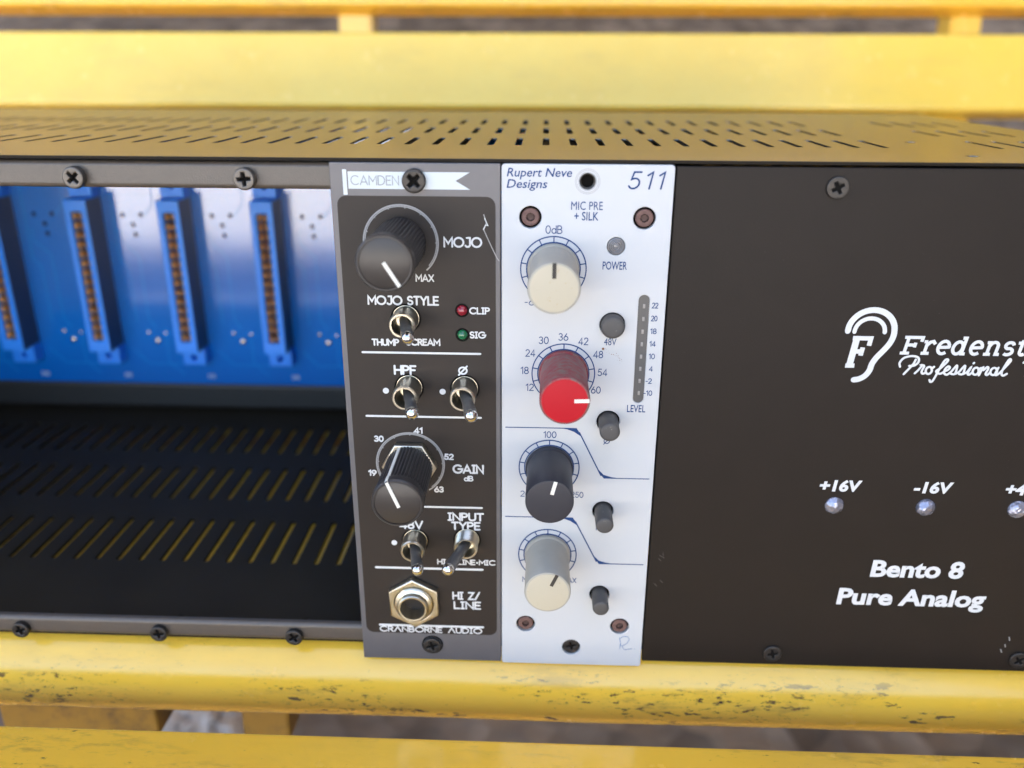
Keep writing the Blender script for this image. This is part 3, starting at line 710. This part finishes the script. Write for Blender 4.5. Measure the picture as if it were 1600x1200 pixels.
for x, z in ((-28.0, -53.9), (-14.2, -53.9), (-27.9, -96.4)):
    plate('marker_dot', [circ(x, z, .75, 16)], IY-.05, IY+.01, M['white_ink'], cam_mod, loc=C0)
def scale_arc(cx, cz, r, a0, a1, ticks, w, m, mod, o, tl=.9):
    bm = bmesh.new()
    add_ribbon(bm, [(a-o[0], b-o[2]) for a, b in arc(cx, cz, r, r, a0, a1, 48)], w, IY-o[1], cap=False)
    for t in ticks:
        t = radians(t); add_ribbon(bm, [(cx+(r-.1)*cos(t)-o[0], cz+(r-.1)*sin(t)-o[2]), (cx+(r-tl)*cos(t)-o[0], cz+(r-tl)*sin(t)-o[2])], w*.8, IY-o[1], cap=False)
    return finish(bm, 'scale_arc', m, mod, 0)
scale_arc(-22.8, -17.7, 8.5, 225, -48, [], .34, M['grey_ink'], cam_mod, C0)
scale_arc(-22.8, -17.7, 8.15, 225, -40, [135-27*k for k in range(-2, 6)], .2, M['grey_ink'], cam_mod, C0, .35)
scale_arc(-22.8, -73.5, 8.5, 205, -58, [], .34, M['grey_ink'], cam_mod, C0)
scale_arc(-22.8, -73.5, 8.15, 205, -50, [205-29*k for k in range(9)], .2, M['grey_ink'], cam_mod, C0, .35)
# long scratch at the right of the black face
ribbons('scratch', [[(-3.9, -11.2), (-3.3, -13.0), (-3.9, -14.6), (-3.2, -16.2), (-2.2, -18.4), (-1.0, -20.9), (-0.5, -21.6)]], .2, M['grey_ink'], IY-.02, cam_mod, off=C0)
ribbons('scratch', [[(-3.7, -12.0), (-3.0, -13.6), (-3.5, -13.5), (-4.0, -14.5)]], .2, M['white_ink'], IY-.02, cam_mod, off=C0)

def knurled_knob(x, z, L, ang, mod, c, side_line=False, r=5.85):
    y = IY
    base = cb((x, y, z))
    lip = r+.2
    K = lathe('knob', [(r-.9, .9), (r, 1.0), (r, 3.2), (r, L-4.4), (r-.1, L-3.2), (lip, L-2.6), (lip, L-.5), (lip-.35, L), (lip-.7, L)], base, None, mod, n=176, ridge=(1.5, L-3.3, .36), smooth=28, mats=[M['knob_black'], M['knob_ridge']])
    lathe('cap', [(lip-.7, L-.25), (lip-.95, L-.12), (0, L-.05)], base, M['knob_cap'], K, n=48)
    u = Vector((cos(ang), sin(ang))); n_ = Vector((-u.y, u.x))
    a, b = (-.3, lip-.45) if not side_line else (-1.0, lip-.25)
    w = .38
    P = [u*a-n_*w, u*b-n_*w, u*b+n_*w, u*a+n_*w]
    plate('pointer', [[(x+p.x, z+p.y) for p in P]], y-L-.12, y-L+.2, M['ivory'], K, loc=c)
    if side_line:
        bm = bmesh.new(); q = [(lip+.08, L+.05), (lip+.08, L-2.6), (r+.12, L-3.3), (r+.12, 2.0)]
        Lf = [bm.verts.new(Vector(base)+Vector((u.x*rr-n_.x*w, -h, u.y*rr-n_.y*w))) for rr, h in q]
        Rt = [bm.verts.new(Vector(base)+Vector((u.x*rr+n_.x*w, -h, u.y*rr+n_.y*w))) for rr, h in q]
        Li = [bm.verts.new(Vector(base)+Vector((u.x*(rr-.5)-n_.x*w, -h, u.y*(rr-.5)-n_.y*w))) for rr, h in q]
        Ri = [bm.verts.new(Vector(base)+Vector((u.x*(rr-.5)+n_.x*w, -h, u.y*(rr-.5)+n_.y*w))) for rr, h in q]
        for i in range(3):
            bm.faces.new((Lf[i], Lf[i+1], Rt[i+1], Rt[i])); bm.faces.new((Li[i], Li[i+1], Lf[i+1], Lf[i])); bm.faces.new((Rt[i], Rt[i+1], Ri[i+1], Ri[i]))
        finish(bm, 'side_pointer', M['ivory'], K, 20)
    return K
tag(knurled_knob(-22.8, -17.7, 21.3, radians(-58), cam_mod, C0), 'upper knurled knob pointing down to the right')
lathe('shaft', [(3, -.5), (3, 2.5)], cb((-22.8, IY, -17.7)), M['nickel'], cam_mod, n=20)
def hexnut(x, z, y0, R, h, a, hole, mod, m, c=C0):
    o = plate('hex_nut', [circ(x, z, R, 6, a), circ(x, z, hole, 24)], y0-h, y0, m, mod, bev=.35, loc=c, res=2)
    return o
hexnut(-22.8, -73.5, IY, 6.9, 2.3, radians(0), 3.4, cam_mod, M['nickel'])
tag(knurled_knob(-22.8, -73.5, 20.5, radians(112), cam_mod, C0, side_line=True), 'lower knurled knob with a white line down its side')
for p in cam_mod.children:
    pass

def toggle(x, z, L, dx, dz, bush, mod, thread=False):
    base = cb((x, IY, z)); r = 3.05
    prof = [(r+.15, -.3), (r+.15, .02), (r, .05)]
    if thread:
        h = .4
        while h < bush-.5: prof += [(r, h), (r-.22, h+.25)]; h += .5
    prof += [(r, bush-.35), (r-.25, bush), (r-.62, bush), (r-.75, bush-.3), (r-1.0, 1.2), (0, 1.0)]
    T_ = lathe('toggle_switch', prof, base, M['nickel'], mod, n=32, smooth=30)
    p0 = Vector(base)+Vector((0, -1.6, 0)); p1 = Vector(base)+Vector((dx, -L, dz)); ax = (p1-p0); ln = ax.length
    lathe('lever', [(1.3, 0), (1.4, ln*.35), (1.3, ln*.45), (1.5, ln-2.6), (1.5, ln-.9), (1.15, ln-.2)], p0, M['lever'], T_, n=20, axis=ax, smooth=60)
    lathe('lever_tip', [(1.2, ln-1.6), (1.5, ln-1.1), (1.52, ln-.5), (1.3, ln+.15), (.8, ln+.6), (0, ln+.75)], p0, M['chrome'], T_, n=20, axis=ax, smooth=80)
    plate('switch_hole', [circ(x, z, r+.55, 28), circ(x, z, r+.1, 28)], IY-.04, IY+.01, M['hole'], T_, loc=C0)
    return T_
toggle(-22.4, -35.6, 12.0, 2.3, -1.2, 6.0, cam_mod)
toggle(-22.3, -53.0, 14.0, 2.8, -1.1, 7.2, cam_mod)
toggle(-8.8, -53.0, 16.0, 2.9, -.6, 7.2, cam_mod)
toggle(-22.4, -95.6, 13.2, 2.5, -.6, 5.6, cam_mod)
toggle(-8.9, -95.0, 15.4, -3.5, .6, 4.6, cam_mod, thread=True)
# jack socket
J = cb((-23.2, IY, -113.9))
jack = lathe('jack_socket', [(5.2, -.2), (5.0, 1.9), (4.7, 2.0), (5.0, 2.3), (4.6, 2.6), (4.9, 2.9), (4.4, 3.1), (4.2, 3.2), (3.95, 4.1), (3.7, 4.35), (3.3, 4.3), (3.15, 3.9), (3.0, -2.2), (0, -2.6)], J, M['nickel'], cam_mod, n=40, smooth=25)
nut = plate('hex_nut', [circ(-23.2, -113.9, 7.45, 6, radians(92)), circ(-23.2, -113.9, 5.1, 28)], IY-2.1, IY, M['nickel'], jack, bev=.4, loc=C0, res=2)
# leds
for z, mm in ((-33.45, 'led_red'), (-39.4, 'led_green')):
    H = lathe('indicator_light', [(1.3, -.3), (1.25, .25), (.9, .75), (.45, .98), (0, 1.02)], cb((-9.15, IY, z)), M[mm], cam_mod, n=20, smooth=80)
    plate('bezel_ring', [circ(-9.15, z, 1.65, 24), circ(-9.15, z, 1.28, 24)], IY-.06, IY+.01, M['hole'], H, loc=C0)

# ================================================================== WHITE MODULE
N0 = (19.05, 0, -133.35)
nev = empty('preamp_module', N0); tag(nev, 'white module with blue print, smooth beige, red and black knobs, beside the black front', 'preamp module')
def nb(p): return (p[0]-N0[0], p[1]-N0[1], p[2]-N0[2])
NY = -T-.15
TX = [(6.55, -11.65, 1), (31.9, -11.65, 1), (6.5, -120.6, 0), (31.7, -120.7, 0)]
BT = [(25.9, -36.4, 2.4, 2.75, 2.95), (26.0, -60.9, 6.7, 2.4, 2.8), (25.75, -85.6, 7.6, 2.2, 2.65), (25.9, -110.6, 6.6, 2.1, 2.6)]
hl = [circ(19.0, -3.7, 1.75, 24)]+[circ(x, z, 2.5, 28) for x, z, t in TX]+[circ(18.95, -127.9, 2.45, 28)]+[circ(x, z, q, 28) for x, z, L, r, q in BT]+[circ(25.9, -18.0, 2.05, 28)]
S_ = [(32.95+1.25*cos(t), -30.4+1.25*sin(t)) for t in [pi*i/8 for i in range(9)]]+[(32.95+1.25*cos(t), -54.7+1.25*sin(t)) for t in [pi+pi*i/8 for i in range(9)]]
hl.append(S_)
plate('face_panel', [rect(.1, -133.6, 37.95, -.05, .8, 4)]+hl, NY, 0, M['white_panel'], nev, bev=0.2, loc=N0, res=2)
box('panel_backing', .6, .05, -132.5, 37.4, .3, -6.4, M['hole'], nev, loc=N0)
box('circuit_card', 10.2, 140.5, -118, 11.8, 156, -12, mat("green_card_2", (0.02, 0.10, 0.05), 0.4), nev, loc=N0)
box('slot_shade_box', 2.5, 9.5, -122, 35.5, 140, -3.0, M['inner'], nev, bev=.5, loc=N0)  # second unseen black box, added to darken the slots overhead
# screw hole at the top: raised ring and threaded sleeve
lathe('screw_hole', [(1.75, .02), (1.72, .06), (1.66, -.4), (1.45, -.6), (1.58, -.8), (1.42, -1.0), (1.4, -1.1, 1), (1.4, -1.6, 1), (0, -1.6, 1)], nb((19.0, NY, -3.7)), None, nev, n=32, smooth=25, mats=[M['screw_plate'], M['hole']])
for rr in (2.75, 2.45, 2.0): plate('engraved_ring', [circ(19.0, -3.7, rr, 40), circ(19.0, -3.7, rr-.09, 40)], NY-.03, NY+.01, M['grey_ink'], nev, loc=N0)
for x, z, t in TX:
    o = lathe('socket_screw', [(2.0, -1.5), (2.0, -.35), (1.75, -.15), (.95, -.15)], nb((x, NY, z)), M['rust'], nev, n=28)
    lathe('socket', [(.95, -.15), (.85, -.8), (0, -.85)], nb((x, NY, z)), M['rust_dark'], o, n=6)
screw(nev, 18.95, -127.9, NY+1.3, 2.2, .25, M['screw_black'], h=.9, off=N0)
for x, z, L, r, q in BT:
    o = lathe('push_button', [(r-.1, -1.5), (r, -1), (r, L-.5), (r-.12, L-.22), (r-.4, L-.03), (r-.8, L+.02), (0, L+.1)], nb((x, NY, z)), M['button'], nev, n=32, smooth=50)
lathe('power_light', [(1.95, -.8), (1.95, -.1), (1.6, .05), (1.45, -.05), (1.2, .05), (1.05, -.05), (.8, .07), (.6, -.02), (.3, .08), (0, .08)], nb((25.9, NY, -18.0)), M['lens'], nev, n=28, smooth=30)
mt_ = plate('level_meter', [[(32.95+(a-32.95)*.97, b) for a, b in S_]], NY+.35, -.1, M['meter'], nev, loc=N0)
for k in range(8):
    z = -31.9-k*3.08
    box('meter_segment', 32.75, NY+.2, z-.5, 33.3, NY+.34, z+.55, M['meter_led'], mt_, bev=.05, loc=N0)
# small rust spots and smudges under the second button
bm = bmesh.new(); rnd = random.Random(5)
for i in range(26):
    t = rnd.random(); x = 23.9+4.5*t+rnd.gauss(0, .35); z = -42.0-3.2*t+rnd.gauss(0, .35); rr = .32 if i == 0 else rnd.uniform(.04, .1)
    if i == 0: x, z = 24.0, -42.3
    bmesh.ops.create_circle(bm, cap_ends=True, segments=8, radius=rr, matrix=Matrix.Translation((x-N0[0], NY-.02, z-N0[2])) @ Matrix.Rotation(pi/2, 4, 'X'))
finish(bm, 'rust_stain', mat('rust_stain', (0.26, 0.12, 0.05), 0.8), nev, 0)
# blue print
def NT(s, x, z, h, w=.26, **k): return stroke_text('lettering', s, x, z, h, w, M['blue_ink'], NY, nev, off=N0, **k)
def NF(s, x, z, h, **k): return type_text('lettering', s, x, z, h, M['blue_ink'], NY, nev, off=N0, **k)
NF('Rupert Neve', 1.25, -2.75, 1.95, width=14.3, shear=.2, bold=.008)
NF('Designs', 1.2, -5.2, 1.95, width=9.0, shear=.2, bold=.008)
NT('511', 27.8, -5.15, 3.55, .38, shear=.22, width=7.4, gap=.35)
NF('MIC PRE', 19.05, -9.9, 1.95, width=7.0, align='C')
NF('+ SILK', 19.0, -12.2, 1.95, bold=.008, width=5.4, align='C')
NF('POWER', 25.8, -23.3, 1.95, bold=.008, width=5.5, align='C')
NF('48V', 25.6, -41.4, 1.8, width=2.9, align='C')
NF('LEVEL', 32.6, -58.3, 1.95, bold=.008, width=4.4, align='C')
NF('HPF', 25.8, -91.3, 1.6, width=3.2, align='C')
NT('@', 25.9, -66.9, 1.6, .2, align='C', width=1.5)
for s, x, z in (('12', 6.85, -53.1), ('18', 5.6, -48.8), ('24', 6.9, -44.4), ('30', 10.0, -41.2), ('36', 14.6, -40.3), ('42', 19.3, -41.3), ('48', 22.9, -44.5), ('54', 24.1, -49.0), ('60', 22.7, -53.5)):
    NT(s, x, z-.05, 1.65, .2, align='C', width=2.15 if s[0] != '1' else 1.75)
NT('0dB', 11.85, -15.2, 1.7, .2, align='C', width=3.6)
NT('100', 11.95, -65.5, 1.6, .2, align='C', width=3.0)
NT('-6', 5.5, -31.9, 1.5, .18, width=2.1)
NT('20', 4.9, -81.9, 1.5, .18, width=2.2)
NT('250', 17.6, -81.9, 1.5, .18, width=3.0)
NT('MIN', 5.6, -107.2, 1.4, .18, width=3.4)
NT('MAX', 16.2, -107.2, 1.4, .18, width=3.4)
for i, s in enumerate(('22', '20', '18', '14', '10', '4', '-2', '-10')):
    z = -32.2-i*3.1; 
    NT(s, 35.5-(.35 if s[0] == '-' else 0), z-.0, 1.2, .18, align='C', width={1: .75, 2: 1.3, 3: 1.9}[len(s)])
def neve_scale(cx, cz, full=False):
    bm = bmesh.new(); o = N0
    for r in (7.45, 6.1): add_ribbon(bm, [(a-o[0], b-o[2]) for a, b in arc(cx, cz, r, r, 222, -42, 56)], .27, NY-o[1], cap=False)
    for k in range(11):
        t = radians(90+(k-5)*26.5); add_ribbon(bm, [(cx+6.1*cos(t)-o[0], cz+6.1*sin(t)-o[2]), (cx+7.4*cos(t)-o[0], cz+7.4*sin(t)-o[2])], .25, NY-o[1], cap=False)
    finish(bm, 'scale_ring', M['blue_ink'], nev, 0)
for cx, cz in ((11.9, -23.35), (14.8, -48.7), (11.9, -73.65), (11.95, -98.8)): neve_scale(cx, cz)
def filter_curve(z0, x1, z2, x3, fat=1.0):
    bm = bmesh.new(); o = N0
    A = [(1.0, z0), (x1-3, z0)]; B = [(x1+7.6, z2), (36.9, z2)]
    for L in (A, B): add_ribbon(bm, [(a-o[0], b-o[2]) for a, b in L], .22, NY-o[1], cap=False)
    add_ribbon(bm, [(x1+.9-o[0], z0-1.0-o[2]), (x1+7.6-.9-o[0], z2+.6-o[2])], .3, NY-o[1], cap=False)
    finish(bm, 'filter_curve', M['blue_ink'], nev, 0)
    s1 = [(x1-4, z0+.11), (x1+.2, z0+.08), (x1+1.5, z0-2.0), (x1+1.2, z0-2.0), (x1-.4, z0-.9), (x1-2, z0-.3)]
    x2 = x1+7.6
    s2 = [(x2-1.6, z2+2.3), (x2-.3, z2+.9), (x2+1.6, z2+.3), (x2+3, z2+.11), (x2-.2, z2-.11), (x2-1.9, z2+2.2)]
    for s in (s1, s2): plate('curve_wedge', [s], NY-.07, NY+.01, M['blue_ink'], nev, loc=N0)
filter_curve(-62.9, 18.2, -76.3, 0)
filter_curve(-87.8, 18.0, -101.2, 0)
# pen mark in the lower right corner
ribbons('pen_mark', [[(31.9, -124.3), (32.2, -126.0), (32.0, -128.3), (32.3, -126.5), (31.9, -124.6), (32.8, -123.9), (34.1, -123.9), (34.5, -124.8), (33.9, -126.2), (32.6, -127.0), (33.4, -128.2), (34.3, -128.0), (35.4, -127.8)], [(36.1, -127.8), (36.2, -127.85)]], .13, M['pen'], NY, nev, off=N0)
def smooth_knob(x, z, L, ang, sm, cm, pm, label, notch=False):
    base = nb((x, NY, z)); r = 5.6
    K = lathe('knob', [(5.9, .25), (5.9, 1.2), (5.75, 1.5), (5.55, 1.7), (5.5, 5.5), (r, L-.4), (r-.12, L-.08), (r-.3, L), (r-.55, L-.02)], base, sm, nev, n=64, smooth=40)
    tag(K, label)
    lathe('cap', [(r-.52, L-.3), (r-.52, L+.02), (r-.8, L+.06), (0, L+.08)], base, cm, K, n=64)
    u = Vector((cos(ang), sin(ang))); n_ = Vector((-u.y, u.x)); a, b, w = (2.1, r-.2, .42)
    P = [u*a-n_*w, u*b-n_*w, u*b+n_*w, u*a+n_*w]
    plate('pointer', [[(x+p.x, z+p.y) for p in P]], NY-L-.16, NY-L+.3, pm, K, loc=N0)
smooth_knob(11.9, -23.3, 17.7, radians(90), M['knob_white'], M['cream'], M['dark_line'], 'topmost beige knob with dark pointer straight up')
smooth_knob(14.8, -48.6, 17.7, radians(2), M['red_side'], M['red_cap'], M['ivory'], 'red knob with white pointer to the right')
smooth_knob(11.95, -73.6, 17.9, radians(76), M['knob_navy'], M['knob_navy'], M['ivory'], 'dark navy knob with white pointer')
smooth_knob(11.95, -98.7, 17.0, radians(66), M['knob_white'], M['cream'], M['dark_line'], 'lowest beige knob with its pointer tilted right')
